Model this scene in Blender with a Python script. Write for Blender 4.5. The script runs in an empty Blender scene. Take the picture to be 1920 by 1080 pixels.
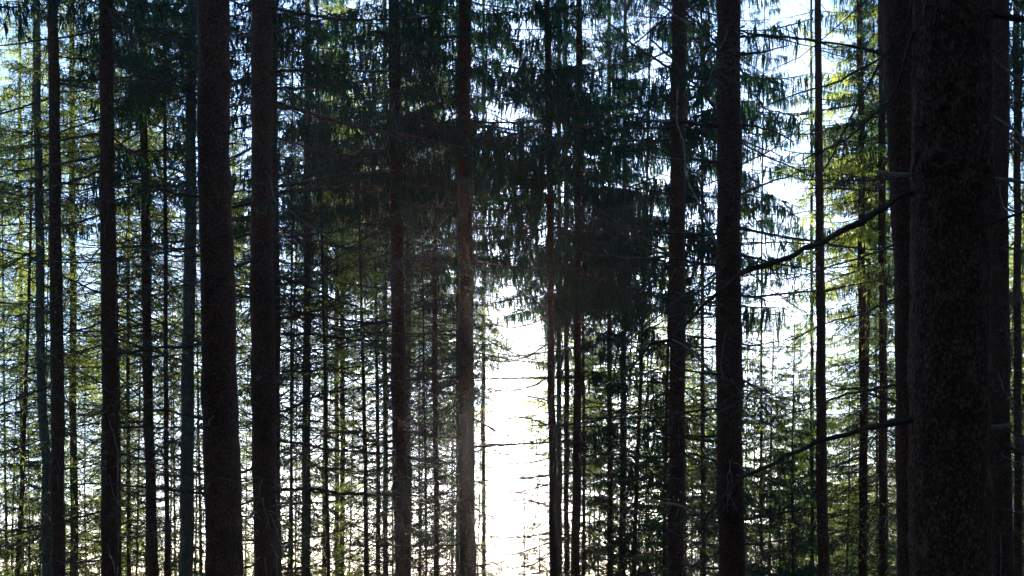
import bpy, math, random
import numpy as np
from mathutils import Vector

# ------------------------------------------------------------------ camera, world, sun, exposure
scn = bpy.context.scene
COL = scn.collection
F, HZ, EYE = 2667.0, 1100.0, 1.65          # focal length and horizon in photo pixels, eye height
cam_d = bpy.data.cameras.new("camera")
cam = bpy.data.objects.new("camera", cam_d)
COL.objects.link(cam)
cam.location = (0, 0, EYE)
cam.rotation_euler = (math.radians(90), 0, 0)
cam_d.sensor_width = 36.0
cam_d.lens = 36.0 * F / 1920.0
cam_d.shift_y = (HZ - 540.0) / 1920.0
cam_d.clip_start = 0.1
cam_d.clip_end = 20000
scn.camera = cam

SUN_EL = math.atan2(HZ - 665.0, F)
SUN_AZ = math.atan2(1000.0 - 960.0, F)      # to the right of +Y
world = bpy.data.worlds.new("World")
scn.world = world
world.use_nodes = True
wn = world.node_tree
bg = wn.nodes['Background']
sky = wn.nodes.new('ShaderNodeTexSky')
sky.sky_type = 'NISHITA'
sky.sun_disc = False
sky.sun_elevation = SUN_EL
sky.sun_rotation = SUN_AZ
sky.altitude = 300
sky.air_density = 1.0
sky.dust_density = 0.15
sky.ozone_density = 4.0
wn.links.new(sky.outputs['Color'], bg.inputs['Color'])
bg.inputs['Strength'].default_value = 0.15

sl = bpy.data.lights.new("sun", 'SUN')
sl.energy = 5.0
sl.angle = math.radians(0.5)
sl.color = (1.0, 0.9, 0.74)
so = bpy.data.objects.new("sun", sl)
COL.objects.link(so)
sdir = Vector((math.sin(SUN_AZ) * math.cos(SUN_EL), math.cos(SUN_AZ) * math.cos(SUN_EL), math.sin(SUN_EL)))
so.rotation_euler = sdir.to_track_quat('Z', 'Y').to_euler()
so.location = (0, 0, 60)

vs = scn.view_settings
vs.view_transform = 'Standard'
vs.look = 'None'
vs.exposure = 1.75
vs.use_white_balance = True
vs.white_balance_temperature = 6100
vs.white_balance_tint = 16
vs.gamma = 1.0
scn.cycles.max_bounces = 6
scn.cycles.diffuse_bounces = 3
scn.cycles.transmission_bounces = 4
scn.cycles.volume_bounces = 1
scn.cycles.use_denoising = True
scn.cycles.denoising_input_passes = 'RGB_ALBEDO_NORMAL'
scn.cycles.denoising_prefilter = 'ACCURATE'
scn.cycles.sample_clamp_indirect = 4.0

rng = np.random.default_rng(11)
random.seed(5)


# ------------------------------------------------------------------ materials
def new_mat(name):
    m = bpy.data.materials.new(name)
    m.use_nodes = True
    return m, m.node_tree, m.node_tree.nodes['Principled BSDF']


def ramp(nt, fac, stops):
    r = nt.nodes.new('ShaderNodeValToRGB')
    e = r.color_ramp.elements
    while len(e) > 1:
        e.remove(e[-1])
    e[0].position, e[0].color = stops[0][0], (*stops[0][1], 1)
    for p, c in stops[1:]:
        k = e.new(p)
        k.color = (*c, 1)
    nt.links.new(fac, r.inputs[0])
    return r.outputs[0]


def noise(nt, scale, detail=4, vec=None, rough=0.6):
    n = nt.nodes.new('ShaderNodeTexNoise')
    n.inputs['Scale'].default_value = scale
    n.inputs['Detail'].default_value = detail
    n.inputs['Roughness'].default_value = rough
    if vec is not None:
        nt.links.new(vec, n.inputs['Vector'])
    return n.outputs['Fac']


def mixc(nt, fac, a, b, mode='MIX'):
    m = nt.nodes.new('ShaderNodeMix')
    m.data_type = 'RGBA'
    m.blend_type = mode
    if isinstance(fac, float):
        m.inputs[0].default_value = fac
    else:
        nt.links.new(fac, m.inputs[0])
    for s, v in ((6, a), (7, b)):
        if isinstance(v, tuple):
            m.inputs[s].default_value = (*v, 1)
        else:
            nt.links.new(v, m.inputs[s])
    return m.outputs[2]


def bark_material(name, dark, mid, light, lichen, scale=1.0, bump=0.6, lichen_amount=0.62):
    m, nt, p = new_mat(name)
    tc = nt.nodes.new('ShaderNodeTexCoord')
    mp = nt.nodes.new('ShaderNodeMapping')
    mp.inputs['Scale'].default_value = (1, 1, 0.55)
    nt.links.new(tc.outputs['Object'], mp.inputs['Vector'])
    v = mp.outputs[0]
    fine = noise(nt, 62 * scale, 6, v, 0.72)
    mid_n = noise(nt, 9 * scale, 5, v)
    big = noise(nt, 1.3, 3, v)
    vo = nt.nodes.new('ShaderNodeTexVoronoi')
    vo.feature = 'DISTANCE_TO_EDGE'
    vo.inputs['Scale'].default_value = 34 * scale
    wob = nt.nodes.new('ShaderNodeVectorMath')
    wob.operation = 'ADD'
    nn = nt.nodes.new('ShaderNodeTexNoise')
    nn.inputs['Scale'].default_value = 22 * scale
    sc = nt.nodes.new('ShaderNodeVectorMath')
    sc.operation = 'SCALE'
    sc.inputs[3].default_value = 0.05
    nt.links.new(v, nn.inputs['Vector'])
    nt.links.new(nn.outputs['Color'], sc.inputs[0])
    nt.links.new(v, wob.inputs[0])
    nt.links.new(sc.outputs[0], wob.inputs[1])
    nt.links.new(wob.outputs[0], vo.inputs['Vector'])
    crack = ramp(nt, vo.outputs['Distance'], [(0.0, (0.25, 0.25, 0.25)), (0.09, (0.8, 0.8, 0.8)), (0.3, (1, 1, 1))])
    base = ramp(nt, fine, [(0.34, dark), (0.5, mid), (0.66, light)])
    base = mixc(nt, 0.75, base, crack, 'MULTIPLY')
    tone = ramp(nt, mid_n, [(0.3, (0.62, 0.62, 0.64)), (0.7, (1.25, 1.2, 1.15))])
    base = mixc(nt, 1.0, base, tone, 'MULTIPLY')
    lm = ramp(nt, mid_n, [(lichen_amount, (0, 0, 0)), (lichen_amount + 0.12, (1, 1, 1))])
    lm2 = ramp(nt, big, [(0.45, (0, 0, 0)), (0.62, (0.9, 0.9, 0.9))])
    lf = mixc(nt, 1.0, lm, lm2, 'MULTIPLY')
    base = mixc(nt, lf, base, lichen)
    nt.links.new(base, p.inputs['Base Color'])
    p.inputs['Roughness'].default_value = 0.9
    p.inputs['Specular IOR Level'].default_value = 0.2
    b1 = nt.nodes.new('ShaderNodeBump')
    b1.inputs['Strength'].default_value = bump
    b1.inputs['Distance'].default_value = 0.012
    h = mixc(nt, 0.5, fine, crack)
    nt.links.new(h, b1.inputs['Height'])
    nt.links.new(b1.outputs[0], p.inputs['Normal'])
    return m


BARK = bark_material("spruce_bark", (0.024, 0.008, 0.003), (0.09, 0.030, 0.011), (0.21, 0.083, 0.032), (0.11, 0.10, 0.045))
BARK_BIG = bark_material("flaky_spruce_bark", (0.028, 0.010, 0.004), (0.11, 0.044, 0.020), (0.30, 0.14, 0.075),
                         (0.17, 0.165, 0.085), 1.35, 1.0, 0.58)
BARK_GREY = bark_material("veiled_grey_lichen_bark", (0.05, 0.036, 0.02), (0.13, 0.098, 0.058), (0.24, 0.19, 0.12), (0.15, 0.16, 0.07), 1.0, 0.5, 0.5)  # lichen grey, also holding the bloom that pales the far trunks


def twig_material(name, a, b):
    m, nt, p = new_mat(name)
    tc = nt.nodes.new('ShaderNodeTexCoord')
    f = noise(nt, 9, 4, tc.outputs['Object'])
    nt.links.new(ramp(nt, f, [(0.35, a), (0.65, b)]), p.inputs['Base Color'])
    p.inputs['Roughness'].default_value = 0.85
    p.inputs['Specular IOR Level'].default_value = 0.25
    return m


TWIG = twig_material("dead_twig_bark", (0.04, 0.022, 0.012), (0.12, 0.07, 0.038))
TWIG_PALE = twig_material("pale_bare_twig", (0.16, 0.12, 0.075), (0.36, 0.28, 0.18))


def needle_material(name, c1, c2, t1, t2, trans):
    m, nt, p = new_mat(name)
    oi = nt.nodes.new('ShaderNodeObjectInfo')
    tc = nt.nodes.new('ShaderNodeTexCoord')
    f = noise(nt, 1.6, 3, tc.outputs['Object'])
    ff = noise(nt, 14, 2, tc.outputs['Object'])
    a = ramp(nt, f, [(0.35, c1), (0.65, c2)])
    t = ramp(nt, ff, [(0.35, t1), (0.65, t2)])
    hs = nt.nodes.new('ShaderNodeHueSaturation')
    mr = nt.nodes.new('ShaderNodeMapRange')
    mr.inputs['To Min'].default_value = 0.7
    mr.inputs['To Max'].default_value = 1.3
    nt.links.new(oi.outputs['Random'], mr.inputs[0])
    nt.links.new(mr.outputs[0], hs.inputs['Value'])
    nt.links.new(t, hs.inputs['Color'])
    nt.links.new(a, p.inputs['Base Color'])
    p.inputs['Roughness'].default_value = 0.6
    p.inputs['Specular IOR Level'].default_value = 0.3
    tr = nt.nodes.new('ShaderNodeBsdfTranslucent')
    nt.links.new(hs.outputs[0], tr.inputs['Color'])
    mx = nt.nodes.new('ShaderNodeMixShader')
    mx.inputs[0].default_value = trans
    nt.links.new(p.outputs[0], mx.inputs[1])
    nt.links.new(tr.outputs[0], mx.inputs[2])
    nt.links.new(mx.outputs[0], nt.nodes['Material Output'].inputs['Surface'])
    return m


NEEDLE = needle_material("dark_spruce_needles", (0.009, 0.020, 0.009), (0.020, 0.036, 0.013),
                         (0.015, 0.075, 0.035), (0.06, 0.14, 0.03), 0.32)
NEEDLE_LIT = needle_material("backlit_yellow_green_needles", (0.05, 0.085, 0.02), (0.09, 0.13, 0.03),
                             (0.27, 0.38, 0.05), (0.55, 0.60, 0.12), 0.66)  # sunlit copy of the needles: backlight put into brighter base and translucent colour


# ------------------------------------------------------------------ mesh collector
class MB:
    def __init__(self):
        self.v, self.f, self.m, self.n = [], [], [], 0

    def add(self, v, f, mi=0):
        v = np.asarray(v, dtype=np.float32)
        f = np.asarray(f, dtype=np.int32)
        self.v.append(v)
        self.f.append(f + self.n)
        self.m.append(np.full(len(f), mi, dtype=np.int32) if np.isscalar(mi) else mi)
        self.n += len(v)

    def arrays(self):
        return np.concatenate(self.v), np.concatenate(self.f), np.concatenate(self.m)

    def mesh(self, name, mats, smooth=False):
        v, f, m = self.arrays()
        me = bpy.data.meshes.new(name)
        me.vertices.add(len(v))
        me.vertices.foreach_set("co", v.ravel())
        me.loops.add(len(f) * 4)
        me.loops.foreach_set("vertex_index", f.ravel())
        me.polygons.add(len(f))
        me.polygons.foreach_set("loop_start", np.arange(0, len(f) * 4, 4, dtype=np.int32))
        for mt in mats:
            me.materials.append(mt)
        me.polygons.foreach_set("material_index", m)
        me.polygons.foreach_set("use_smooth", np.full(len(f), smooth, dtype=bool))
        me.update(calc_edges=True)
        return me


def tube(mb, pts, rad, sides=4, mi=0, rnoise=None):
    pts = np.asarray(pts, float)
    n = len(pts)
    rad = np.asarray(rad, float)
    t = np.gradient(pts, axis=0)
    t /= np.linalg.norm(t, axis=1)[:, None] + 1e-9
    ref = np.array([0, 0, 1.0]) if abs(t[:, 2]).mean() < 0.7 else np.array([1.0, 0, 0])
    u = np.cross(t, ref)
    u /= np.linalg.norm(u, axis=1)[:, None] + 1e-9
    w = np.cross(t, u)
    a = np.arange(sides) * 2 * math.pi / sides
    r = rad[:, None] * np.ones(sides)[None, :]
    if rnoise is not None:
        r = r * rnoise
    v = pts[:, None, :] + r[:, :, None] * (u[:, None, :] * np.cos(a)[None, :, None] + w[:, None, :] * np.sin(a)[None, :, None])
    i = np.arange(n - 1)[:, None] * sides
    j = np.arange(sides)[None, :]
    k = (j + 1) % sides
    f = np.stack([i + j, i + k, i + sides + k, i + sides + j], axis=-1).reshape(-1, 4)
    mb.add(v.reshape(-1, 3), f, mi)


def rot_z(v, a):
    c, s = math.cos(a), math.sin(a)
    return np.stack([v[:, 0] * c - v[:, 1] * s, v[:, 0] * s + v[:, 1] * c, v[:, 2]], axis=1)


# ------------------------------------------------------------------ branch prototypes (along +X)
def R(a, b):
    return float(rng.uniform(a, b))


def wander(p0, d, L, n, droop=0.0, jit=0.05):
    """a crooked polyline from p0 in direction d"""
    p = np.array(p0, float)
    d = np.array(d, float)
    d /= np.linalg.norm(d)
    out = [p.copy()]
    for _ in range(n):
        d = d + rng.normal(0, jit, 3)
        d[2] -= droop
        d /= np.linalg.norm(d)
        p = p + d * (L / n)
        out.append(p.copy())
    return np.array(out)


def dead_branch(L=2.0, twiggy=1.0, pale=False, green=0.0, r0=0.012):
    mb = MB()
    n = 9
    up = R(-0.35, 0.15)
    x = np.linspace(0, L, n)
    s = x / L
    curve = R(0.1, 0.5) * L * 0.5
    z = up * x - curve * 0.35 * s * (1 - s) * 2 + R(-0.05, 0.12) * s * s * L
    y = np.cumsum(rng.normal(0, 0.03, n)) * L * 0.5
    y -= y[0]
    z = z + rng.normal(0, 0.012, n)
    z -= z[0]
    pts = np.stack([x, y, z], 1)
    if R(0, 1) < 0.25:
        pts = pts[:int(R(4, 8))]
    tube(mb, pts, np.linspace(r0, 0.003, n)[:len(pts)], 4)
    m = len(pts)
    k = 0.12
    side = 1
    while k < 1.0:
        q = k * (m - 1)
        i = min(int(q), m - 2)
        p = pts[i] + (pts[i + 1] - pts[i]) * (q - i)
        side = -side
        l = (0.75 * (1 - k) + 0.12) * L * 0.5 * R(0.4, 1.2)
        ang = math.radians(R(35, 75)) * side
        d = (math.cos(ang), math.sin(ang), R(-0.5, 0.15))
        tw = wander(p, d, l, 4, 0.05, 0.13)
        tube(mb, tw, np.linspace(0.0045, 0.0018, 5), 3)
        ns = int(l / 0.11 * twiggy)
        for q2 in range(ns):
            j = int(rng.integers(1, 5))
            d2 = tw[j] - tw[j - 1]
            d2 = d2 / np.linalg.norm(d2) + rng.normal(0, 0.75, 3) + np.array([0, 0, -0.25])
            st = wander(tw[j - 1] + (tw[j] - tw[j - 1]) * R(0, 1), d2, R(0.06, 0.24), 2, 0.12, 0.2)
            tube(mb, st, (0.0024, 0.002, 0.0012), 3)
            if R(0, 1) < green:
                strip(mb, st, 0.012, 1)
        k += R(0.03, 0.09) / max(twiggy, 0.3)
    return mb.arrays()


def strip(mb, pts, w, mi):
    """needle-clad twig: a narrow crooked blade, broad in the middle, pointed at its end"""
    pts = np.asarray(pts, float)
    n = len(pts)
    s = np.linspace(0, 1, n)
    prof = np.array([0.55, 1.0, 0.8, 0.12]) if n == 4 else np.interp(s, [0, 0.3, 0.7, 1], [0.6, 1, 0.85, 0.12])
    t = pts[-1] - pts[0]
    r = rng.normal(0, 1, 3)
    u = np.cross(t, r)
    u /= np.linalg.norm(u) + 1e-9
    a = pts + u * (w * prof)[:, None]
    b = pts - u * (w * prof)[:, None]
    v = np.empty((2 * n, 3))
    v[0::2] = a
    v[1::2] = b
    i = np.arange(n - 1) * 2
    mb.add(v, np.stack([i, i + 1, i + 3, i + 2], 1), mi)


def live_branch(L=2.2, hang=1.0, full=1.0):
    mb = MB()
    n = 9
    x = np.linspace(0, L, n)
    s = x / L
    z = -R(0.15, 0.55) * x + R(0.3, 0.6) * s * s * L * 0.6
    y = np.cumsum(rng.normal(0, 0.02, n)) * L * 0.4
    y -= y[0]
    pts = np.stack([x, y, z], 1)
    tube(mb, pts, np.linspace(0.015, 0.003, n), 4, 0)
    k = 0.16
    side = 1
    while k < 1.0:
        q = k * (n - 1)
        i = min(int(q), n - 2)
        p = pts[i] + (pts[i + 1] - pts[i]) * (q - i)
        side = -side
        l = (0.85 * (1 - k) ** 0.8 + 0.16) * L * 0.42 * R(0.6, 1.15)
        ang = math.radians(R(35, 65)) * side
        tw = wander(p, (math.cos(ang), math.sin(ang), R(-0.3, 0.1)), l, 4, 0.07, 0.09)
        tube(mb, tw, np.linspace(0.004, 0.0015, 5), 3, 0)
        strip(mb, tw, 0.014, 1)
        bare = max(0.0, 0.45 - k)
        ns = int(l / 0.036 * full * (1 - bare))
        c0, drop = R(0, 4), R(0.12, 0.5) * hang          # a tassel: the twigs of one spray hang together
        sway = rng.normal(0, 0.12, 3)
        for _ in range(ns):
            if R(0, 1) < 0.12:
                c0, drop = R(0, 4), R(0.12, 0.5) * hang
            c = min(3.99, max(bare * 2.0, c0 + rng.normal(0, 0.55)))
            j = min(int(c), 3)
            b = tw[j] + (tw[j + 1] - tw[j]) * (c - j)
            if R(0, 1) < 0.62 * hang:
                d2 = sway + rng.normal(0, 0.08, 3) + np.array([0.05, 0, -1])
                st = wander(b, d2, drop * R(0.5, 1.1), 3, 0.1, 0.07)
            else:
                d2 = np.array([math.cos(ang), math.sin(ang), -0.15]) + rng.normal(0, 0.5, 3)
                st = wander(b, d2, R(0.07, 0.22), 3, 0.1, 0.12)
            strip(mb, st, R(0.009, 0.016), 1)
        k += R(0.03, 0.055)
    # needle sleeves along the outer part of the axis
    strip(mb, pts[4:] + np.array([0, 0, 0.0]), 0.02, 1)
    strip(mb, pts[4:], 0.02, 1)
    return mb.arrays()


DEADS = [dead_branch(R(2.0, 3.2), R(0.6, 1.1), r0=0.016) for _ in range(12)]
DEADG = [dead_branch(R(2.0, 3.0), R(0.9, 1.4), green=0.6, r0=0.014) for _ in range(10)]
LIVES = [live_branch(R(2.0, 2.7), R(0.8, 1.3), R(0.9, 1.15)) for _ in range(8)]
LACE = [live_branch(R(1.9, 2.6), R(0.7, 1.2), R(0.5, 0.7)) for _ in range(6)]


def place(mb, proto, z, az, scale, pitch=0.0, r0=0.08, mats=None):
    v, f, m = proto
    v = v * scale
    c, s = math.cos(pitch), math.sin(pitch)
    v = np.stack([v[:, 0] * c - v[:, 2] * s + r0, v[:, 1], v[:, 0] * s + v[:, 2] * c], 1)
    if rng.random() < 0.5:
        v[:, 1] *= -1
        f = f[:, ::-1]
    v = rot_z(v, az)
    v[:, 2] += z
    mb.add(v, f, m)


def crown_mesh(name, H, rad, lib, per_m, needle, taper=0.85, belly=0.12):
    """live crown, z = 0 at its lowest branches and H at the leader"""
    mb = MB()
    z = 0.0
    while z < H - 0.25:
        s = z / H
        env = rad * ((1 - s) ** taper) * min(1.0, 0.55 + s / belly * 0.45)
        nb = int(rng.integers(3, 6))
        a0 = R(0, 6.28)
        for b in range(nb):
            sc = max(0.18, env * R(0.6, 1.15) / 2.2)
            place(mb, lib[int(rng.integers(len(lib)))], z + R(-0.12, 0.12), a0 + b * 6.283 / nb + R(-0.4, 0.4), sc,
                  -0.12 + 0.75 * s ** 2 + R(-0.1, 0.1), 0.04)
        z += R(0.75, 1.25) / per_m * (1.1 - 0.5 * s)
    tube(mb, [(0, 0, H - 2), (0, 0, H - 0.8), (0, 0, H)], (0.02, 0.012, 0.003), 5, 0)
    return mb.mesh(name, [TWIG, needle])


def dead_mesh(name, H, per_m, lib, lmin=0.45, lmax=1.1, needle=None, grow=0.0):
    """bare lower branches, z from 0 (highest) down to -H"""
    mb = MB()
    z = 0.0
    while z > -H:
        s = -z / H
        nb = int(rng.integers(2, 5))
        a0 = R(0, 6.28)
        for b in range(nb):
            sc = R(lmin, lmax) * (1 - 0.35 * s)
            if R(0, 1) < 0.2:
                sc *= 0.4
            place(mb, lib[int(rng.integers(len(lib)))], z + R(-0.1, 0.1), a0 + b * 6.283 / nb + R(-0.5, 0.5), sc,
                  R(-0.42, 0.16), 0.03)
        z -= R(0.7, 1.3) / per_m
    return mb.mesh(name, [TWIG, needle or NEEDLE])


HANGS = [live_branch(R(2.1, 2.7), R(1.5, 1.9), R(0.8, 1.0)) for _ in range(6)]
CROWN = {
    'D': [crown_mesh("dense_crown", 13, 3.1, LIVES, 2.35, NEEDLE) for _ in range(3)],
    'M': [crown_mesh("open_crown", 13, 2.9, LIVES, 1.8, NEEDLE) for _ in range(3)],
    'H': [crown_mesh("hanging_crown", 13, 2.8, HANGS, 1.05, NEEDLE) for _ in range(4)],
    'S': [crown_mesh("lace_crown", 12, 2.6, LACE, 2.2, NEEDLE) for _ in range(3)],
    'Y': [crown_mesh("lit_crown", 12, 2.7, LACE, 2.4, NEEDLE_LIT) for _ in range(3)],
}
CROWN_H = {'D': 13, 'M': 13, 'S': 12, 'Y': 12, 'H': 13}
DEAD = {
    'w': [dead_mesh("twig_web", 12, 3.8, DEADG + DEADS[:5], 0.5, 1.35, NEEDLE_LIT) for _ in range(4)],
    'v': [dead_mesh("bare_twig_web", 12, 3.4, DEADS + DEADG[:3], 0.5, 1.3) for _ in range(4)],
    'n': [dead_mesh("bare_branchwork", 12, 3.0, DEADS, 0.4, 1.15) for _ in range(4)],
    'g': [dead_mesh("mossy_branchwork", 12, 3.2, DEADG, 0.45, 1.15) for _ in range(4)],
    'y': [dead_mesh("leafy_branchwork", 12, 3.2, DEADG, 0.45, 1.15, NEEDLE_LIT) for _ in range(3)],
    'f': [dead_mesh("thin_branchwork", 12, 1.9, DEADG, 0.4, 1.0) for _ in range(3)],
    's': [dead_mesh("sparse_branchwork", 12, 1.1, DEADS, 0.35, 0.9) for _ in range(3)],
}


# ------------------------------------------------------------------ terrain
def ground_z(x, y):
    x = np.asarray(x, float)
    y = np.asarray(y, float)
    z = 0.22 * np.clip(-y, 0, 140)
    z = z - 0.15 * np.clip(y, 0, 170) - 0.09 * np.clip(y - 170, 0, 330)
    z = z + 0.35 * np.sin(x * 0.21 + 1.3) * np.cos(y * 0.17) + 0.12 * np.sin(x * 0.7) * np.sin(y * 0.55 + 2)
    # hills across the valley, to the right of the line of sight
    r = np.hypot(x - 420, (y - 1050) * 0.9)
    z = z + 175 * np.exp(-(r / 330) ** 2) * (1 + 0.08 * np.sin(x * 0.013) * np.sin(y * 0.011))
    r2 = np.hypot(x + 700, (y - 1500) * 0.8)
    z = z + 60 * np.exp(-(r2 / 420) ** 2)
    return z


def gz(x, y):
    return float(ground_z(x, y))


def build_ground():
    u = np.linspace(-1, 1, 160)
    gx = np.sign(u) * (np.abs(u) ** 3.2) * 3000 + u * 60
    gy = np.sign(u) * (np.abs(u) ** 3.2) * 3000 + u * 60
    X, Y = np.meshgrid(gx, gy)
    Z = ground_z(X, Y)
    v = np.stack([X, Y, Z], -1).reshape(-1, 3)
    n = len(u)
    i = (np.arange(n - 1)[:, None] * n + np.arange(n - 1)[None, :]).reshape(-1)
    mb = MB()
    mb.add(v, np.stack([i, i + 1, i + n + 1, i + n], 1))
    m, nt, p = new_mat("forest_floor")
    tc = nt.nodes.new('ShaderNodeTexCoord')
    a = noise(nt, 0.9, 8, tc.outputs['Object'])
    b = noise(nt, 14, 5, tc.outputs['Object'])
    c1 = ramp(nt, b, [(0.35, (0.03, 0.02, 0.012)), (0.65, (0.09, 0.06, 0.035))])
    c2 = ramp(nt, b, [(0.35, (0.02, 0.04, 0.012)), (0.65, (0.06, 0.09, 0.025))])
    f = ramp(nt, a, [(0.42, (0, 0, 0)), (0.58, (1, 1, 1))])
    nt.links.new(mixc(nt, f, c1, c2), p.inputs['Base Color'])
    p.inputs['Roughness'].default_value = 1.0
    bp = nt.nodes.new('ShaderNodeBump')
    bp.inputs['Strength'].default_value = 0.6
    nt.links.new(b, bp.inputs['Height'])
    nt.links.new(bp.outputs[0], p.inputs['Normal'])
    o = bpy.data.objects.new("ground", mb.mesh("ground", [m], True))
    COL.objects.link(o)
    o['kind'] = 'structure'
    o['label'] = 'sloping forest floor falling away to a valley with hills beyond'


build_ground()


# ------------------------------------------------------------------ trees
def PX(px, py, d):
    """world point seen at photo pixel (px, py) at distance d"""
    return np.array([(px - 960) / F * d, d, EYE + (HZ - py) / F * d])


def root(name, label, cat, loc, group=None):
    o = bpy.data.objects.new(name, None)
    COL.objects.link(o)
    o.empty_display_size = 0.3
    o.location = loc
    o['label'] = label
    o['category'] = cat
    if group:
        o['group'] = group
    return o


def part(name, me, parent, label=None):
    o = bpy.data.objects.new(name, me)
    COL.objects.link(o)
    o.parent = parent
    if label:
        o['label'] = label
    return o


def smooth_noise(n, sides, ku, kv, amp):
    """tileable-around bark relief on an n x sides grid"""
    out = np.zeros((n, sides))
    for k in range(2):
        g = rng.normal(0, 1, (int(n * kv) + 3, int(sides * ku)))
        yi = np.linspace(0, g.shape[0] - 1.001, n)
        xi = np.arange(sides) / sides * g.shape[1]
        y0 = yi.astype(int)
        x0 = xi.astype(int)
        fy = (yi - y0)[:, None]
        fx = (xi - x0)[None, :]
        fy = fy * fy * (3 - 2 * fy)
        fx = fx * fx * (3 - 2 * fx)
        x1 = (x0 + 1) % g.shape[1]
        a = g[y0][:, x0] * (1 - fx) + g[y0][:, x1] * fx
        b = g[y0 + 1][:, x0] * (1 - fx) + g[y0 + 1][:, x1] * fx
        out += (a * (1 - fy) + b * fy) * amp / (k + 1)
        ku *= 1.9
        kv *= 1.9
        if sides * ku > sides or n * kv > n:
            break
    return out


def trunk_mesh(name, path_z, path_xy, r_of_z, sides, step, mat, rough=0.03, fine=0):
    """path given in local coordinates; r_of_z -> radius"""
    z0, z1 = path_z[0], path_z[-1]
    n = int((z1 - z0) / step) + 2
    z = np.linspace(z0, z1, n)
    x = np.interp(z, path_z, [p[0] for p in path_xy])
    y = np.interp(z, path_z, [p[1] for p in path_xy])
    # soften the kinks
    ker = np.ones(5) / 5
    if n > 8:
        x[2:-2] = np.convolve(x, ker, 'same')[2:-2]
        y[2:-2] = np.convolve(y, ker, 'same')[2:-2]
    r = r_of_z(z)
    fr = np.clip((z - z0) / 2.0, 0, 1) * (0.3 if sides > 100 else 0.42 if r[len(r) // 3] > 0.13 else 0.8)
    a1, a2, a3, a4 = R(0, 6), R(0, 6), R(0, 6), R(0, 6)
    x = x + fr * r * (0.16 * np.sin(z * 0.9 + a1) + 0.10 * np.sin(z * 2.3 + a2))
    y = y + fr * r * (0.16 * np.sin(z * 0.8 + a3) + 0.10 * np.sin(z * 2.1 + a4))
    flare = 1 + 0.45 * np.exp(-(z - z0 - 0.3).clip(0) / 0.35)
    rn = 1 + smooth_noise(n, sides, 0.5 if sides < 20 else 0.15, min(1.0, 0.35 * step / 0.15), rough)
    if fine:
        rn = rn + smooth_noise(n, sides, 0.9, 0.6, fine)
    # swollen rings where the whorls of branches sat
    zz = z0 + 1.0
    while zz < z1:
        rn += (0.03 * np.exp(-((z - zz) / 0.07) ** 2))[:, None]
        zz += R(0.4, 0.7)
    mb = MB()
    pts = np.stack([x, y, z], 1)
    a = np.arange(sides) * 2 * math.pi / sides
    rr = (r * flare)[:, None] * rn
    v = pts[:, None, :] + np.stack([rr * np.cos(a), rr * np.sin(a), np.zeros_like(rr)], -1)
    i = np.arange(n - 1)[:, None] * sides
    j = np.arange(sides)[None, :]
    k = (j + 1) % sides
    mb.add(v.reshape(-1, 3), np.stack([i + j, i + k, i + sides + k, i + sides + j], -1).reshape(-1, 4))
    return mb.mesh(name, [mat], True)


def knot_mesh(mb, p, nrm, r, L):
    """a short broken stub, closed at its end"""
    d = np.array(nrm) + rng.normal(0, 0.12, 3)
    d /= np.linalg.norm(d)
    p = np.array(p)
    tube(mb, [p - d * 0.03, p + d * L * 0.4, p + d * L, p + d * (L + 0.002)], (r * 1.3, r, r * 0.6, 0.0005), 6)


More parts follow.
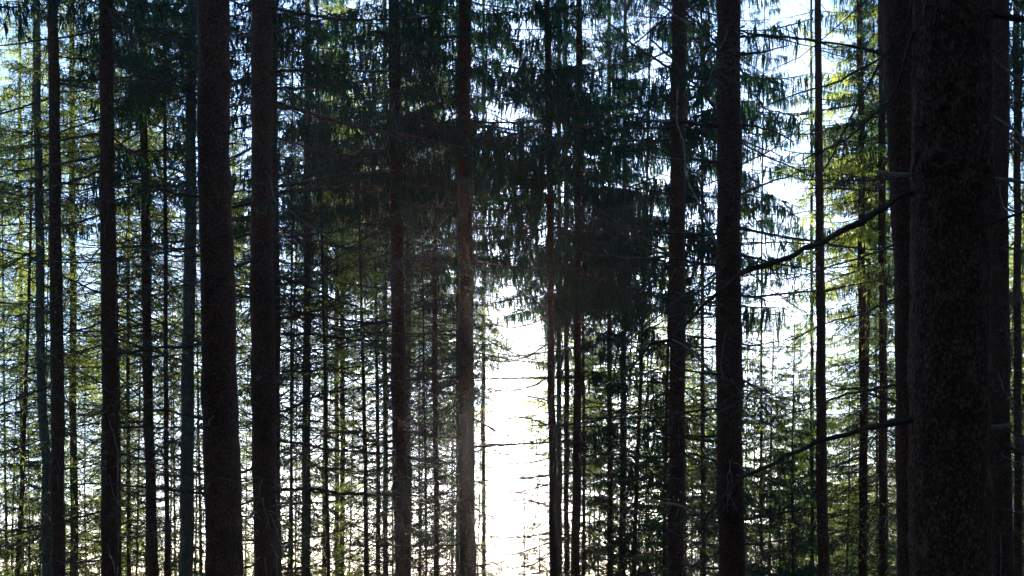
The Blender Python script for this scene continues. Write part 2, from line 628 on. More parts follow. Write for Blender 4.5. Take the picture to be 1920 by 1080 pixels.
# name, [(x, y) along the trunk in the photo], width low, width high, distance, crown base (photo y), crown kind, crown scale,
# branch kind, bark, label
B, G = BARK, BARK_GREY
TREES = [
    ([(36, 0), (42, 1080)], 8, 5, 52, 560, 'Y', 1.0, 'w', B, "thin pole of a far spruce, leftmost trunk in the photo"),
    ([(68, 0), (72, 300), (77, 700), (87, 880), (87, 1080)], 19, 13, 37, 330, 'Y', 1.0, 'w', G, "grey green mossy trunk with a kink, directly left of the first dark trunk"),
    ([(98, 0), (103, 300), (106, 600), (110, 1080)], 27, 19, 32, -40, 'M', 0.9, 'g', B, "dark straight trunk next to the kinked mossy trunk near the left edge"),
    ([(134, 0), (139, 1080)], 15, 9, 46, 330, 'Y', 1.0, 'w', B, "slim trunk with pale dry twigs, just right of the leftmost dark trunk"),
    ([(198, 0), (201, 300), (205, 800), (207, 1080)], 32, 25, 27, 90, 'M', 0.85, 'v', B, "dark trunk draped with pale curly hanging twigs, left part of the wood"),
    ([(266, 0), (272, 400), (280, 850), (287, 1080)], 21, 12, 38, 200, 'D', 0.85, 'g', B, "slim dark trunk leaning left upward under dark green foliage, left part of the wood"),
    ([(359, 0), (357, 400), (351, 850), (348, 1080)], 27, 18, 36, 190, 'M', 0.9, 'g', G, "pale grey trunk left of the thick red brown trunk, leaning right upward"),
    ([(399, 0), (404, 300), (411, 700), (418, 1080)], 70, 60, 15, -2300, 'D', 1.1, 's', B, "thick red brown trunk, widest in the left half, dotted with knots"),
    ([(489, 0), (492, 500), (498, 1080)], 48, 37, 21, -500, 'M', 1.0, 'v', B, "second thick trunk, its long bare branches reaching right, tangled pale twigs low down"),
    ([(512, 0), (518, 600), (519, 1080)], 16, 12, 34, 150, 'M', 0.9, 'g', B, "slim trunk half hidden behind the right side of the second thick trunk"),
    ([(577, 0), (576, 600), (573, 1080)], 17, 11, 42, 400, 'Y', 1.05, 'w', G, "slim greyish trunk under yellow green boughs, standing free right of the two thick trunks"),
    ([(613, 0), (611, 600), (607, 1080)], 8, 5, 52, 560, 'S', 1.0, 'w', B, "very thin trunk left of a close pair of thin trunks"),
    ([(630, 0), (632, 1080)], 9, 6, 55, 560, 'S', 1.0, 'w', G, "left trunk of a close pair of thin pale trunks"),
    ([(643, 0), (642, 1080)], 10, 6, 50, 500, 'Y', 0.9, 'w', G, "right trunk of a close pair of thin pale trunks"),
    ([(721, 0), (723, 1080)], 10, 7, 47, 560, 'Y', 1.0, 'w', G, "thin light trunk close to the left of a straight dark trunk at centre left"),
    ([(739, 0), (743, 400), (747, 700), (754, 1080)], 28, 21, 31, 390, 'D', 0.95, 'v', B, "straight dark trunk running up into dark hanging foliage, centre left"),
    ([(764, 0), (765, 1080)], 13, 9, 42, 430, 'M', 1.0, 'g', G, "grey trunk peeping out behind the right side of the straight dark trunk at centre left"),
    ([(813, 0), (815, 600), (819, 1080)], 11, 7, 43, 470, 'M', 0.9, 'v', B, "thin dark trunk midway between the two dark centre trunks"),
    ([(871, 0), (873, 600), (878, 1080)], 30, 24, 29, 330, 'D', 1.05, 'v', B, "dark brown centre trunk under the densest black green crown"),
    ([(858, 0), (859, 1080)], 9, 6, 44, 560, 'M', 0.8, 'n', G, "thin rough pale trunk along the left side of the brown centre one"),
    ([(906, 0), (907, 1080)], 8, 5, 54, 720, 'S', 0.6, 'w', G, "thin pale trunk just right of the brown centre trunk, left in the bright gap"),
    ([(1027, 0), (1032, 500), (1038, 1080)], 16, 11, 31, 520, 'M', 0.9, 's', B, "slender trunk at the right side of the bright gap, beside the sun glow"),
    ([(1048, 0), (1049, 1080)], 10, 7, 42, 560, 'M', 0.9, 'n', G, "hazy pale trunk just right of the slender trunk at the bright gap"),
    ([(1060, 0), (1063, 1080)], 10, 7, 45, 600, 'S', 0.9, 'n', B, "middle trunk of three crowded thin trunks right of the bright gap"),
    ([(1085, 0), (1083, 600), (1080, 1080)], 17, 9, 33, 560, 'M', 0.95, 'n', B, "dark rough trunk, rightmost of the crowded trunks right of the bright gap"),
    ([(1142, 0), (1143, 1080)], 9, 6, 46, 620, 'M', 0.85, 'w', B, "thin trunk lost in dark foliage, left of another thin one, right of centre"),
    ([(1172, 0), (1169, 1080)], 10, 6, 48, 560, 'M', 0.9, 'w', B, "thin trunk in dark foliage, right of a similar thin one, right of centre"),
    ([(1273, 0), (1270, 500), (1269, 1080)], 31, 28, 27, -120, 'M', 0.9, 'v', B, "dark trunk crossed by bare branches, left of the thicker red brown trunk at centre right"),
    ([(1365, 0), (1367, 540), (1371, 1080)], 50, 44, 19.5, -900, 'M', 1.0, 'v', B, "thicker red brown trunk with knots and yellowish dry twigs, centre right"),
    ([(1533, 0), (1537, 400), (1539, 700), (1544, 1080)], 22, 12, 34, -60, 'S', 0.5, 's', B, "slim dark trunk standing before the open patch of sky at upper right"),
    ([(1521, 0), (1523, 1080)], 8, 4, 52, 900, 'Y', 0.7, 'y', B, "thin far trunk low at the left foot of the slim trunk before the sky patch"),
    ([(1612, 0), (1617, 560), (1620, 1080)], 17, 11, 38, 520, 'Y', 1.0, 'g', B, "brown trunk among yellow green foliage, left one of two beside the big trunk"),
    ([(1652, 0), (1655, 560), (1657, 1080)], 17, 12, 37, 380, 'S', 1.0, 'w', B, "brown trunk among yellow green foliage, right one of two beside the big trunk"),
    ([(1690, 0), (1698, 300), (1706, 560), (1713, 1080)], 62, 62, 12.5, -2600, 'D', 1.0, 's', B, "dark trunk half hidden behind the left side of the huge trunk"),
    ([(1790, 0), (1784, 300), (1781, 560), (1780, 1080)], 146, 144, 6.8, -7000, 'D', 1.2, None, BARK_BIG, "huge close trunk with flaky reddish bark and lichen, widest of all"),
    ([(1872, 0), (1874, 560), (1877, 1080)], 40, 36, 19, -300, 'M', 1.0, 'n', B, "dark trunk showing past the right side of the huge trunk"),
    ([(1906, 0), (1909, 1080)], 16, 12, 33, 250, 'D', 0.9, 'g', B, "slim trunk at the right edge of the photo"),
]
ROOTS = []
for spec in TREES:
    path, w1, w0, d, cb, ck, cs, dk, bark, label = spec
    big = w1 > 100
    xa, xb = path[0][0], path[-1][0]
    # foot of the trunk: run the lower end straight down to the ground
    bx = PX(xb, 1080, d)[0]
    base = np.array([bx, d, gz(bx, d) - 0.15])
    rt = root("spruce_tree", label, "tree", base, "spruce trunks seen one by one in the wood")
    ROOTS.append(rt)
    P = [PX(x, y, d) - base for x, y in path][::-1]        # from low to high
    zlow, zhigh = P[0][2], P[-1][2]
    Htot = max(zhigh + 3.0, float(R(24, 28)))
    lean = (P[-1][0] - P[0][0]) / (zhigh - zlow) * 0.4
    pz = [0.0] + [p[2] for p in P] + [Htot]
    pxy = [(0, 0)] + [(p[0], 0) for p in P] + [(P[-1][0] + lean * (Htot - zhigh) * 0.3, 0)]
    rl, rh = w1 / F * d / 2, w0 / F * d / 2

    def rz(z, zl=zlow, zh=zhigh, rl=rl, rh=rh, Ht=Htot):
        r = np.interp(z, [0, zl, zh], [rl * 1.12, rl, rh])
        hi = rh * np.clip((Ht - z) / (Ht - zh), 0.04, 1) ** 0.9
        return np.where(z > zh, hi, r)
    if big:
        me = trunk_mesh("trunk", pz[:-1] + [9.0, Htot], pxy[:-1] + [pxy[-2], pxy[-1]], rz, 150, 0.02, bark, 0.018, 0.012)
    else:
        me = trunk_mesh("trunk", pz, pxy, rz, 26 if d < 22 else 14, 0.05 if d < 22 else 0.14, bark, 0.045)
    part("trunk", me, rt)
    # live crown
    cz = PX(xa, cb, d)[2] - base[2]
    Hc = CROWN_H[ck]
    zs = max(0.35, (Htot - cz) / Hc)
    xy = (float(np.interp(cz, pz, [p[0] for p in pxy])), 0)
    c = part("crown", random.choice(CROWN[ck]), rt)
    s_xy = cs
    c.location = (xy[0], xy[1], cz)
    c.scale = (s_xy, s_xy, zs)
    c.rotation_euler = (0, math.atan2(pxy[-1][0] - xy[0], Htot - cz), R(0, 6.28)) if False else (0, 0, R(0, 6.28))
    if dk:
        dd = part("bare_branchwork", random.choice(DEAD[dk]), rt)
        dd.location = (xy[0] * 0.6, 0, min(cz + 1.5, zhigh + 2.5))
        dd.rotation_euler = (0, -math.atan2(dd.location.x * 0.4, 10), R(0, 6.28))
        dd.scale = (1, 1, min(1.3, (dd.location.z - 1.2) / 12))


# ------------------------------------------------------------------ single branches one can point at
def branch_mesh(name, pts, w0, w1, d, mat, twiggy=1.0, sides=6):
    """pts: local 3-D polyline; w0, w1: widths in photo pixels at distance d"""
    mb = MB()
    pts = np.array(pts)
    # resample and roughen
    seg = np.r_[0, np.cumsum(np.linalg.norm(np.diff(pts, axis=0), axis=1))]
    n = max(5, int(seg[-1] / 0.07))
    t = np.linspace(0, seg[-1], n)
    p = np.stack([np.interp(t, seg, pts[:, k]) for k in range(3)], 1)
    if n > 9:
        for _ in range(2):
            p[1:-1] = (p[:-2] + p[1:-1] * 2 + p[2:]) / 4
        wob = rng.normal(0, 0.006, (n, 3))
        wob[0] = 0
        p = p + wob
    r = np.linspace(w0, w1, n) / F * d / 2 * (1 + rng.normal(0, 0.10, n))
    tube(mb, p, r, sides, 0)
    tube(mb, [p[-1], p[-1] + (p[-1] - p[-2]) * 0.1], (r[-1], 0.0003), sides, 0)
    L = seg[-1]
    side = 1
    for k in range(int(L / 0.13 * twiggy)):
        c = R(0.12, 1) * (n - 1)
        i = min(int(c), n - 2)
        b = p[i]
        dv = p[i + 1] - p[i]
        dv = dv / (np.linalg.norm(dv) + 1e-9)
        side = -side
        dd = dv * 0.7 + np.array([0, side * R(0.2, 1.0), R(-0.9, 0.35)]) + rng.normal(0, 0.2, 3)
        l = R(0.1, 0.75) * min(1.0, L / 1.5) * (1.1 - 0.6 * c / n)
        tw = wander(b, dd, l, 5, 0.05, 0.16)
        tube(mb, tw, np.linspace(0.0035, 0.0014, 6), 3, 0)
        for _ in range(int(l / 0.12)):
            j = int(rng.integers(1, 6))
            st = wander(tw[j], (tw[j] - tw[j - 1]) / 0.1 + rng.normal(0, 0.8, 3), R(0.04, 0.16), 2, 0.1, 0.2)
            tube(mb, st, (0.002, 0.0017, 0.001), 3, 0)
    return mb.mesh(name, [mat])


def branch(idx, pix, w0, w1, mat=None, twiggy=1.0, name="branch", label=None, dy=None):
    d = TREES[idx][3]
    rt = ROOTS[idx]
    base = np.array(rt.location)
    dy = R(-0.5, 0.3) if dy is None else dy
    pts = []
    n = len(pix)
    for k, (x, y) in enumerate(pix):
        pts.append(PX(x, y, d + dy * k / max(1, n - 1)) - base)
    return part(name, branch_mesh(name, pts, w0, w1, d, mat or TWIG, twiggy), rt, label)


BR = [
    (34, [(1712, 360), (1640, 400), (1580, 435), (1530, 462), (1480, 478), (1430, 497), (1385, 520), (1345, 545), (1290, 600), (1240, 640), (1180, 690)], 15, 4, 0, 0.7, "long bare branch reaching down left from the middle of the huge trunk"),
    (34, [(1712, 786), (1640, 800), (1600, 812), (1540, 824), (1500, 845), (1440, 872), (1390, 902), (1350, 935), (1315, 985)], 13, 4, 0, 0.7, "long bare branch drooping left from the lower part of the huge trunk"),
    (34, [(1725, -20), (1690, 60), (1655, 108), (1630, 160), (1590, 230), (1545, 320)], 7, 3, 0, 0.8, None),
    (34, [(1712, 60), (1672, 190), (1625, 235), (1570, 270), (1500, 300)], 6, 3, 0, 0.8, None),
    (34, [(1858, 26), (1890, 33), (1960, 42)], 14, 10, 0, 0.3, None),
    (34, [(1855, 105), (1895, 140), (1960, 175)], 7, 4, 1, 0.8, None),
    (34, [(1855, 215), (1895, 238), (1950, 290)], 6, 4, 1, 0.8, None),
    (34, [(1855, 334), (1900, 338), (1960, 352)], 8, 5, 1, 0.4, None),
    (34, [(1840, 430), (1880, 410), (1960, 385)], 7, 4, 0, 0.8, None),
    (34, [(1858, 815), (1890, 838), (1960, 872)], 7, 4, 0, 0.8, None),
    (33, [(1668, 104), (1600, 88), (1540, 78), (1440, 68), (1380, 58)], 6, 2, 0, 1, None),
    (33, [(1668, 100), (1610, 132), (1560, 158), (1500, 172), (1420, 205)], 5, 2, 0, 1, None),
    (33, [(1685, 722), (1620, 732), (1580, 738), (1540, 760), (1450, 782)], 6, 2, 0, 1, None),
    (33, [(1685, 755), (1640, 742), (1600, 728), (1550, 736)], 6, 2, 0, 1, None),
    (33, [(1680, 560), (1620, 590), (1560, 600), (1480, 640)], 5, 2, 0, 1, None),
    (28, [(1355, 112), (1325, 80), (1290, 45), (1255, 20), (1215, -12)], 6, 3, 1, 0.6, "yellowish dry branch"),
    (28, [(1355, 218), (1310, 165), (1275, 135), (1262, 110), (1220, 75)], 6, 3, 0, 0.6, None),
    (28, [(1355, 480), (1330, 430), (1310, 380), (1288, 340), (1283, 280), (1268, 220), (1272, 160)], 6, 3, 1, 0.5, "yellowish hanging dry branch"),
    (28, [(1378, 372), (1374, 340), (1385, 312), (1405, 288)], 5, 2, 1, 0.3, None),
    (28, [(1375, 70), (1440, 66), (1520, 75), (1570, 90)], 6, 2, 0, 1, None),
    (28, [(1375, 102), (1430, 100), (1480, 85)], 6, 2, 0, 1, None),
    (28, [(1375, 232), (1420, 237), (1450, 245), (1490, 266)], 6, 2, 0, 1, None),
    (28, [(1375, 372), (1420, 350), (1450, 340), (1510, 320)], 6, 2, 0, 1, None),
    (28, [(1355, 232), (1310, 234), (1280, 225), (1240, 230)], 6, 2, 0, 1, None),
    (28, [(1355, 140), (1310, 150), (1260, 130), (1180, 80), (1110, 10)], 6, 2, 0, 1, None),
    (28, [(1355, 306), (1310, 300), (1260, 300), (1150, 282)], 6, 2, 0, 1, None),
    (28, [(1355, 500), (1290, 490), (1220, 470), (1120, 430)], 6, 2, 0, 1, None),
    (28, [(1364, 742), (1350, 715), (1325, 690), (1290, 650), (1250, 632)], 6, 3, 1, 0.3, "yellowish crooked dry branch"),
    (28, [(1355, 985), (1310, 965), (1270, 945), (1210, 938)], 7, 3, 1, 0.8, None),
    (28, [(1380, 976), (1440, 968), (1500, 955), (1560, 950)], 8, 3, 0, 1, None),
    (28, [(1355, 868), (1300, 850), (1230, 858), (1130, 850)], 6, 3, 0, 1, None),
    (28, [(1355, 830), (1280, 820), (1180, 800), (1080, 800)], 6, 3, 0, 1, None),
    (27, [(1262, 480), (1180, 430), (1100, 380)], 5, 2, 0, 1, None),
    (27, [(1262, 365), (1180, 350), (1090, 320)], 5, 2, 0, 1, None),
    (27, [(1262, 240), (1160, 240), (1060, 235)], 5, 2, 0, 1, None),
    (27, [(1262, 720), (1180, 712), (1080, 720)], 5, 2, 0, 1, None),
    (8, [(500, 12), (560, 25), (620, 35), (680, 38), (740, 35), (850, 28)], 7, 3, 0, 1, None),
    (8, [(500, 188), (560, 205), (620, 225), (680, 240), (740, 250), (800, 262), (870, 278)], 8, 3, 0, 1, None),
    (8, [(500, 165), (580, 165), (640, 155), (740, 150)], 6, 3, 0, 1, None),
    (8, [(500, 135), (600, 130), (740, 134)], 6, 3, 0, 1, None),
    (8, [(500, 352), (560, 345), (620, 330), (740, 318)], 6, 3, 0, 1, None),
    (8, [(500, 362), (600, 352), (720, 350)], 6, 3, 0, 1, None),
    (8, [(500, 410), (560, 450), (600, 500), (640, 560)], 5, 2, 0, 1, None),
    (8, [(500, 568), (570, 588), (640, 600), (740, 608)], 6, 3, 0, 1, None),
    (8, [(500, 604), (570, 588), (660, 563)], 6, 3, 0, 1, None),
    (8, [(500, 625), (600, 628), (680, 640), (740, 640)], 7, 3, 0, 1, None),
    (8, [(500, 778), (550, 765), (590, 742), (660, 728)], 6, 3, 0, 1, None),
    (8, [(500, 825), (560, 830), (610, 843), (720, 850), (830, 870)], 6, 3, 0, 1, None),
    (8, [(500, 922), (580, 915), (640, 925), (780, 930)], 8, 4, 0, 1, None),
    (8, [(485, 378), (460, 382), (425, 392)], 8, 5, 0, 0.3, None),
    (7, [(385, 182), (330, 160), (260, 140), (180, 150)], 6, 2, 0, 1, None),
    (7, [(385, 108), (330, 75), (260, 40), (150, -5)], 7, 3, 0, 1, None),
    (7, [(385, 370), (340, 365), (280, 350), (200, 300)], 6, 2, 0, 1, None),
    (7, [(392, 645), (300, 652), (200, 668)], 7, 3, 0, 1, None),
    (7, [(400, 792), (340, 775), (290, 768), (200, 772)], 7, 3, 0, 1, None),
    (7, [(400, 926), (320, 918), (230, 910), (120, 905)], 6, 3, 0, 1, None),
    (18, [(873, 280), (950, 255), (1040, 240)], 5, 2, 0, 1, None),
    (18, [(873, 70), (800, 70), (700, 80)], 5, 2, 0, 1, None),
    (15, [(742, 250), (820, 235), (900, 240)], 5, 2, 0, 1, None),
    (15, [(752, 960), (820, 950), (900, 955)], 4, 2, 0, 1, None),
]
for y, dx, dy in ((590, 110, 25), (640, 125, 40), (705, 120, 30), (752, 95, -10), (800, 120, -22), (858, 90, 12), (905, 118, 20), (950, 85, -14),
                  (1000, 120, 8), (1040, 100, 26)):
    BR.append((21, [(1035, y), (1035 - dx * 0.35, y + dy * 0.7), (1035 - dx * 0.7, y + dy), (1035 - dx, y + dy * 0.8)], 3.5, 1.5, 0, 2.6, None))
for idx, pix, a, b_, pale, tw, lab in BR:
    branch(idx, pix, a, b_, TWIG_PALE if pale else TWIG, tw, "branch", lab)
branch(34, [(1722, 329), (1680, 327), (1643, 322)], 11, 7, TWIG_PALE, 0, "branch_stub", "short broken stub pointing left", 0.02)
branch(34, [(1856, 802), (1896, 797)], 12, 9, TWIG_PALE, 0, "branch_stub", "short broken stub pointing right", 0.02)

# long thin bare branches, singly, from the slimmer trunks
for idx, cnt in ((2, 6), (4, 9), (5, 7), (6, 7), (9, 5), (10, 7), (15, 8), (17, 4), (18, 6), (24, 5), (27, 8), (31, 4), (32, 4)):
    path = TREES[idx][0]
    d = TREES[idx][3]
    for _ in range(cnt):
        y = R(150 if idx not in (15, 18) else 480, 1060)
        x = np.interp(y, [p[1] for p in path], [p[0] for p in path])
        sg = 1 if R(0, 1) < 0.5 else -1
        Lp = R(1.6, 3.4) / d * F * sg
        sag = R(-0.05, 0.22) * abs(Lp)
        tip = R(-0.12, 0.16) * abs(Lp)
        branch(idx, [(x, y), (x + Lp * 0.3, y + sag * 0.5), (x + Lp * 0.6, y + sag), (x + Lp * 0.85, y + sag * 0.9 + tip * 0.4),
                     (x + Lp, y + sag * 0.8 + tip)], R(4, 5.5), 1.6, TWIG, 1.5, dy=R(-1.6, 1.6))

# pale curly hanging twigs
for idx, y0, y1, cnt in ((4, 560, 960, 20), (8, 900, 1060, 22), (2, 700, 980, 12), (5, 820, 990, 10), (3, 740, 960, 10),
                         (15, 820, 960, 8), (18, 900, 1000, 5), (28, 780, 960, 6)):
    d = TREES[idx][3]
    rt = ROOTS[idx]
    base = np.array(rt.location)
    path = TREES[idx][0]
    mb = MB()
    for _ in range(cnt):
        y = R(y0, y1)
        x = np.interp(y, [p[1] for p in path], [p[0] for p in path])
        r = TREES[idx][1] / F * d / 2
        az = R(-2.6, -0.5)
        p = PX(x, y, d) - base + np.array([math.cos(az) * r * 0.95, math.sin(az) * r * 0.95, 0])
        tw = wander(p, (math.cos(az), math.sin(az) * 0.7, R(-0.2, 0.5)), R(0.4, 1.0), 9, 0.32, 0.18)
        mb = MB()
        tube(mb, tw - p, np.linspace(0.0055, 0.002, 10), 3)
        part("hanging_twig", mb.mesh("hanging_twig", [TWIG_PALE]), rt).location = p

# the big knots of the huge trunk: a swollen collar round a dark broken socket
for (kx, ky, kr) in ((1741, 298, 0.052), (1812, 762, 0.045), (1846, 296, 0.035), (1752, 560, 0.022), (1838, 935, 0.026), (1765, 905, 0.024)):
    rt = ROOTS[34]
    base = np.array(rt.location)
    rr = TREES[34][1] / F * 6.8 / 2
    cx = np.interp(ky, [0, 300, 560, 1080], [1790, 1784, 1781, 1780])
    sx = max(-0.95, min(0.95, (kx - cx) / 80.0))
    nrm = np.array([sx, -math.sqrt(1 - sx * sx), 0.05])
    ctr = PX(cx, ky, 6.8) - base + nrm * rr * 0.99
    ctr[2] = PX(cx, ky, 6.8 - rr)[2] - base[2]
    u = np.cross(nrm, (0, 0, 1.0))
    u /= np.linalg.norm(u)
    w = np.cross(u, nrm)
    mb = MB()
    prof = [(1.9, -0.25), (1.5, 0.10), (1.15, 0.30), (0.8, 0.34), (0.6, 0.18), (0.5, -0.1), (0.02, -0.15)]
    ns = 20
    V = []
    for pr, ph in prof:
        for k in range(ns):
            a = k * 2 * math.pi / ns
            q = pr * kr * (1 + 0.16 * math.sin(a * 2 + kx) + 0.08 * math.sin(a * 5 + ky) + float(rng.normal(0, 0.04)))
            V.append(ctr + u * q * math.cos(a) + w * q * math.sin(a) * 0.8 + nrm * kr * (ph + float(rng.normal(0, 0.03))))
    Fc = [(i * ns + k, i * ns + (k + 1) % ns, (i + 1) * ns + (k + 1) % ns, (i + 1) * ns + k) for i in range(len(prof) - 1) for k in range(ns)]
    mb.add(V, Fc, np.array([0 if i < 3 else 1 for i in range(len(prof) - 1) for k in range(ns)], dtype=np.int32))
    part("knot", mb.mesh("knot", [BARK_BIG, TWIG], True), rt)

# knots on the two red brown trunks and the huge one
for idx, cnt in ((7, 26), (8, 16), (28, 26), (27, 12), (34, 9), (33, 8)):
    path, w1, w0, d = TREES[idx][:4]
    rt = ROOTS[idx]
    base = np.array(rt.location)
    mb = MB()
    for _ in range(cnt):
        y = R(-20, 1100)
        x = np.interp(y, [p[1] for p in path], [p[0] for p in path])
        r = np.interp(y, [0, 1080], [w0, w1]) / F * d / 2
        az = R(-2.9, -0.2)
        nrm = (math.cos(az), math.sin(az), R(-0.2, 0.3))
        p = PX(x, y, d) - base + np.array([nrm[0], nrm[1], 0]) * r * 0.97
        mb = MB()
        knot_mesh(mb, p, nrm, R(0.008, 0.02) * (1.4 if idx == 34 else 1), R(0.02, 0.06))
        part("branch_scar", mb.mesh("branch_scar", [TWIG]), rt)


# ------------------------------------------------------------------ far trees
def generic_trunk(name, H, r, bend):
    z = np.linspace(0, H, 9)
    return trunk_mesh(name, list(z), [(bend * math.sin(q * 0.22 + bend * 20), bend * 0.5 * math.sin(q * 0.17)) for q in z],
                      lambda zz: r * np.clip(1 - zz / H, 0.05, 1) ** 0.7, 9, 0.5, BARK, 0.03)


FAR_TRUNKS = [generic_trunk("far_trunk", 26, R(0.09, 0.15), R(-0.12, 0.12)) for _ in range(6)]


GAPS = [(42, "left of the leftmost thin pole"), (75, "between the leftmost pole and the kinked mossy trunk"),
        (106, "between the kinked mossy trunk and the first dark trunk"), (205, "between the two dark trunks at the left"),
        (280, "right of the trunk with curly hanging twigs"), (352, "left of the pale grey trunk at left"),
        (410, "between the grey trunk and the thick red brown one"), (494, "between the two thick trunks"),
        (576, "just right of the second thick trunk"), (637, "between the free greyish trunk and the pale pair"),
        (723, "right of the close pair of pale trunks"), (748, "behind the straight dark trunk at centre left"),
        (816, "right of the straight dark trunk at centre left"), (875, "left of the brown centre trunk"),
        (1082, "beside the bright gap"), (1156, "right of the crowded trunks at the bright gap"),
        (1270, "left of the dark trunk at centre right"), (1367, "left of the thicker knotted trunk at centre right"),
        (1450, "right of the thicker knotted trunk at centre right"), (1540, "below the open patch of sky"),
        (1617, "right of the open patch of sky"), (1655, "between the two brown trunks beside the huge one"),
        (1784, "left of the huge trunk"), (1909, "right of the huge trunk"), (9999, "beyond the right edge trunk")]


def gap_name(px):
    return next(n for p, n in GAPS if px < p)


def far_tree(x, y, H, ck, dk, livefrac, rs=1.0, label=None, group=None, r_cr=1.0):
    rt = root("spruce_tree", label, "tree", (x, y, gz(x, y) - 0.15), group)
    k = H / 26.0
    t = part("trunk", random.choice(FAR_TRUNKS), rt)
    t.scale = (rs, rs, k)
    rt.rotation_euler = (R(-0.02, 0.02), R(-0.028, 0.028), R(0, 6.28))
    cz = H * (1 - livefrac)
    c = part("crown", random.choice(CROWN[ck]), rt)
    c.location = (0, 0, cz)
    c.scale = (r_cr, r_cr, (H - cz) / CROWN_H[ck])
    if dk:
        dd = part("bare_branchwork", random.choice(DEAD[dk]), rt)
        dd.location = (0, 0, cz + 0.8)
        dd.scale = (1, 1, min(1.4, (cz) / 12))
        dd.rotation_euler = (0, 0, R(0, 6.28))
    return rt


taken = [((s[0][-1][0] - 960) / F * s[3], s[3]) for s in TREES]
KIND_WORD = {'Y': 'yellow green', 'S': 'thin crowned', 'M': 'dark green', 'D': 'dense dark', 'H': 'drooping blue green'}


def far_px(px, d, ck, dk, live, rs, rc, H=None):
    x = (px - 960) / F * d
    taken.append((x, d))
    g = gap_name(px)
    far_tree(x, d, H or R(21, 27), ck, dk, live, rs, KIND_WORD[ck] + " far spruce " + g, KIND_WORD[ck] + " far spruces " + g, rc)


# drooping spruces against the sky right of centre
for px, d, live in ((1095, 41, 0.52), (1178, 45, 0.6), (1232, 38, 0.55), (1320, 41, 0.46), (1398, 37, 0.44), (1425, 46, 0.4),
                    (1498, 55, 0.46), (1610, 40, 0.36), (1650, 46, 0.42), (1702, 45, 0.42), (1900, 40, 0.6), (620, 37, 0.44), (548, 41, 0.42), (310, 37, 0.42), (235, 43, 0.4)):
    far_px(px, d, 'H', 'w' if px > 1300 else 'v', live, 0.6, 0.8 if px in (1425, 1498, 1610) else 1.1, 31 if px != 1498 else 20)
for px, d, H in ((982, 46, 12.6), (1010, 52, 14.6), (945, 58, 14.5), (1022, 41, 12.5)):      # tree tops low in the bright gap
    far_px(px, d, 'S', 'w', 0.8, 0.4, 0.65, H)
REGIONS = [  # px range, count, distances, kinds, branch kinds, live part, crown width
    (-120, 740, 22, (36, 50), 'YYS', 'wwv', (0.18, 0.36), (0.6, 0.9)),
    (-120, 740, 11, (50, 74), 'YYS', 'wwv', (0.15, 0.4), (0.6, 0.9)),
    (640, 890, 13, (40, 68), 'YSY', 'wv', (0.15, 0.35), (0.6, 0.9)),
    (1055, 1450, 18, (46, 80), 'SMYY', 'wv', (0.3, 0.45), (0.7, 1.0)),
    (1450, 1600, 10, (56, 90), 'SYY', 'w', (0.35, 0.5), (0.7, 0.9)),
    (1600, 2040, 22, (38, 75), 'YYYS', 'w', (0.3, 0.5), (0.7, 1.0)),
]
for p0, p1, cnt, dr, kinds, dks, lv, rc in REGIONS:
    made = tries = 0
    while made < cnt and tries < 3000:
        tries += 1
        d, px = R(*dr), R(p0, p1)
        x = (px - 960) / F * d
        if any(math.hypot(x - a, d - b) < 1.4 for a, b in taken):
            continue
        made += 1
        far_px(px, d, random.choice(kinds), random.choice(dks), R(*lv), R(0.35, 0.75), R(*rc))

for px, d, ck, H in ((1150, 47, 'M', 17), (1212, 50, 'D', 17.5), (1310, 49, 'M', 16.5), (1432, 48, 'M', 18), (1492, 45, 'M', 17), (1575, 52, 'S', 17),
                     (1110, 56, 'D', 18.5)):                       # lower dark trees right of centre
    far_px(px, d, ck, 'w', 0.62, 0.6, 0.85, H)

for px, d, ck, H in ((8, 47, 'Y', 18), (58, 44, 'S', 17), (92, 52, 'Y', 19), (165, 48, 'Y', 17), (240, 50, 'Y', 18), (318, 47, 'S', 17.5),
                     (455, 50, 'Y', 17.5), (545, 52, 'S', 17), (600, 47, 'Y', 16.5), (690, 53, 'S', 18), (795, 50, 'S', 17), (842, 56, 'S', 19)):
    far_px(px, d, ck, 'w', 0.6, 0.4, 0.95, H)

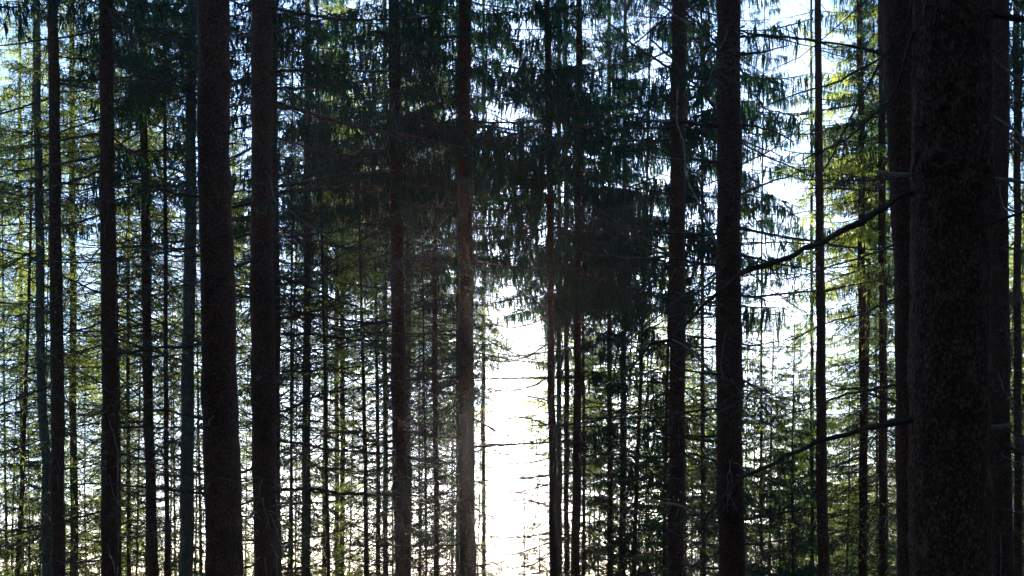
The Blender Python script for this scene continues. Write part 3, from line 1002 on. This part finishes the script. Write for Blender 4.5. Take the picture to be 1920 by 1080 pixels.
# the wood goes on behind and beside the photographer and shades the trunks
nb = 0
tries = 0
while nb < 95 and tries < 4000:
    tries += 1
    x, y = R(-38, 36), R(-32, 34)
    if y > -3 and abs(x) < 3 + y * 0.46:
        continue
    if math.hypot(x, y) < 4.5 or (x > 5 and -6 < y < 9 and x < 22):
        continue
    if any(math.hypot(x - a, y - b) < 2.6 for a, b in taken):
        continue
    taken.append((x, y))
    nb += 1
    far_tree(x, y, R(22, 28), 'D', 'n', R(0.72, 0.85), R(1.1, 1.5),
             "spruce of the surrounding wood outside the photo", "spruces around the photographer", 1.25)


# labels of look-alikes tell their order from left to right
byl = {}
for o in COL.objects:
    if o.get('group') and o.get('label') and ' far spruce ' in o['label']:
        byl.setdefault(o['label'], []).append(o)
WORDS = {2: ["left", "right"], 3: ["leftmost", "middle", "rightmost"],
         4: ["leftmost", "second-leftmost", "second-rightmost", "rightmost"],
         5: ["leftmost", "second-leftmost", "middle", "second-rightmost", "rightmost"]}
for lab, obs in byl.items():
    n = len(obs)
    if n < 2:
        continue
    obs.sort(key=lambda o: o.location.x / o.location.y)
    w = WORDS.get(n, ["leftmost", "second-leftmost", "third-leftmost"] + ["inner"] * (n - 6) + ["third-rightmost", "second-rightmost", "rightmost"])
    for o, q in zip(obs, w):
        o['label'] = q + " " + lab

# ------------------------------------------------------------------ the air: thin haze, added for the glow round the sun
def haze():
    mb = MB()
    x0, x1, y0, y1, z0, z1 = -3200, 3200, -3200, 3200, -62, 165
    v = [(x, y, z) for z in (z0, z1) for x, y in ((x0, y0), (x1, y0), (x1, y1), (x0, y1))]
    mb.add(v, [(3, 2, 1, 0), (4, 5, 6, 7), (0, 1, 5, 4), (1, 2, 6, 5), (2, 3, 7, 6), (3, 0, 4, 7)])
    m = bpy.data.materials.new("sun_glow_haze")
    m.use_nodes = True
    nt = m.node_tree
    nt.nodes.remove(nt.nodes['Principled BSDF'])
    pv = nt.nodes.new('ShaderNodeVolumePrincipled')
    pv.inputs['Color'].default_value = (0.95, 0.92, 0.93, 1)
    pv.inputs['Density'].default_value = 0.0001
    pv.inputs['Anisotropy'].default_value = 0.8
    nt.links.new(pv.outputs[0], nt.nodes['Material Output'].inputs['Volume'])
    m.cycles.homogeneous_volume = True
    o = bpy.data.objects.new("haze", mb.mesh("haze", [m]))
    COL.objects.link(o)
    o['kind'] = 'stuff'
    o['label'] = 'thin haze in the air, added for the glow round the sun'


haze()
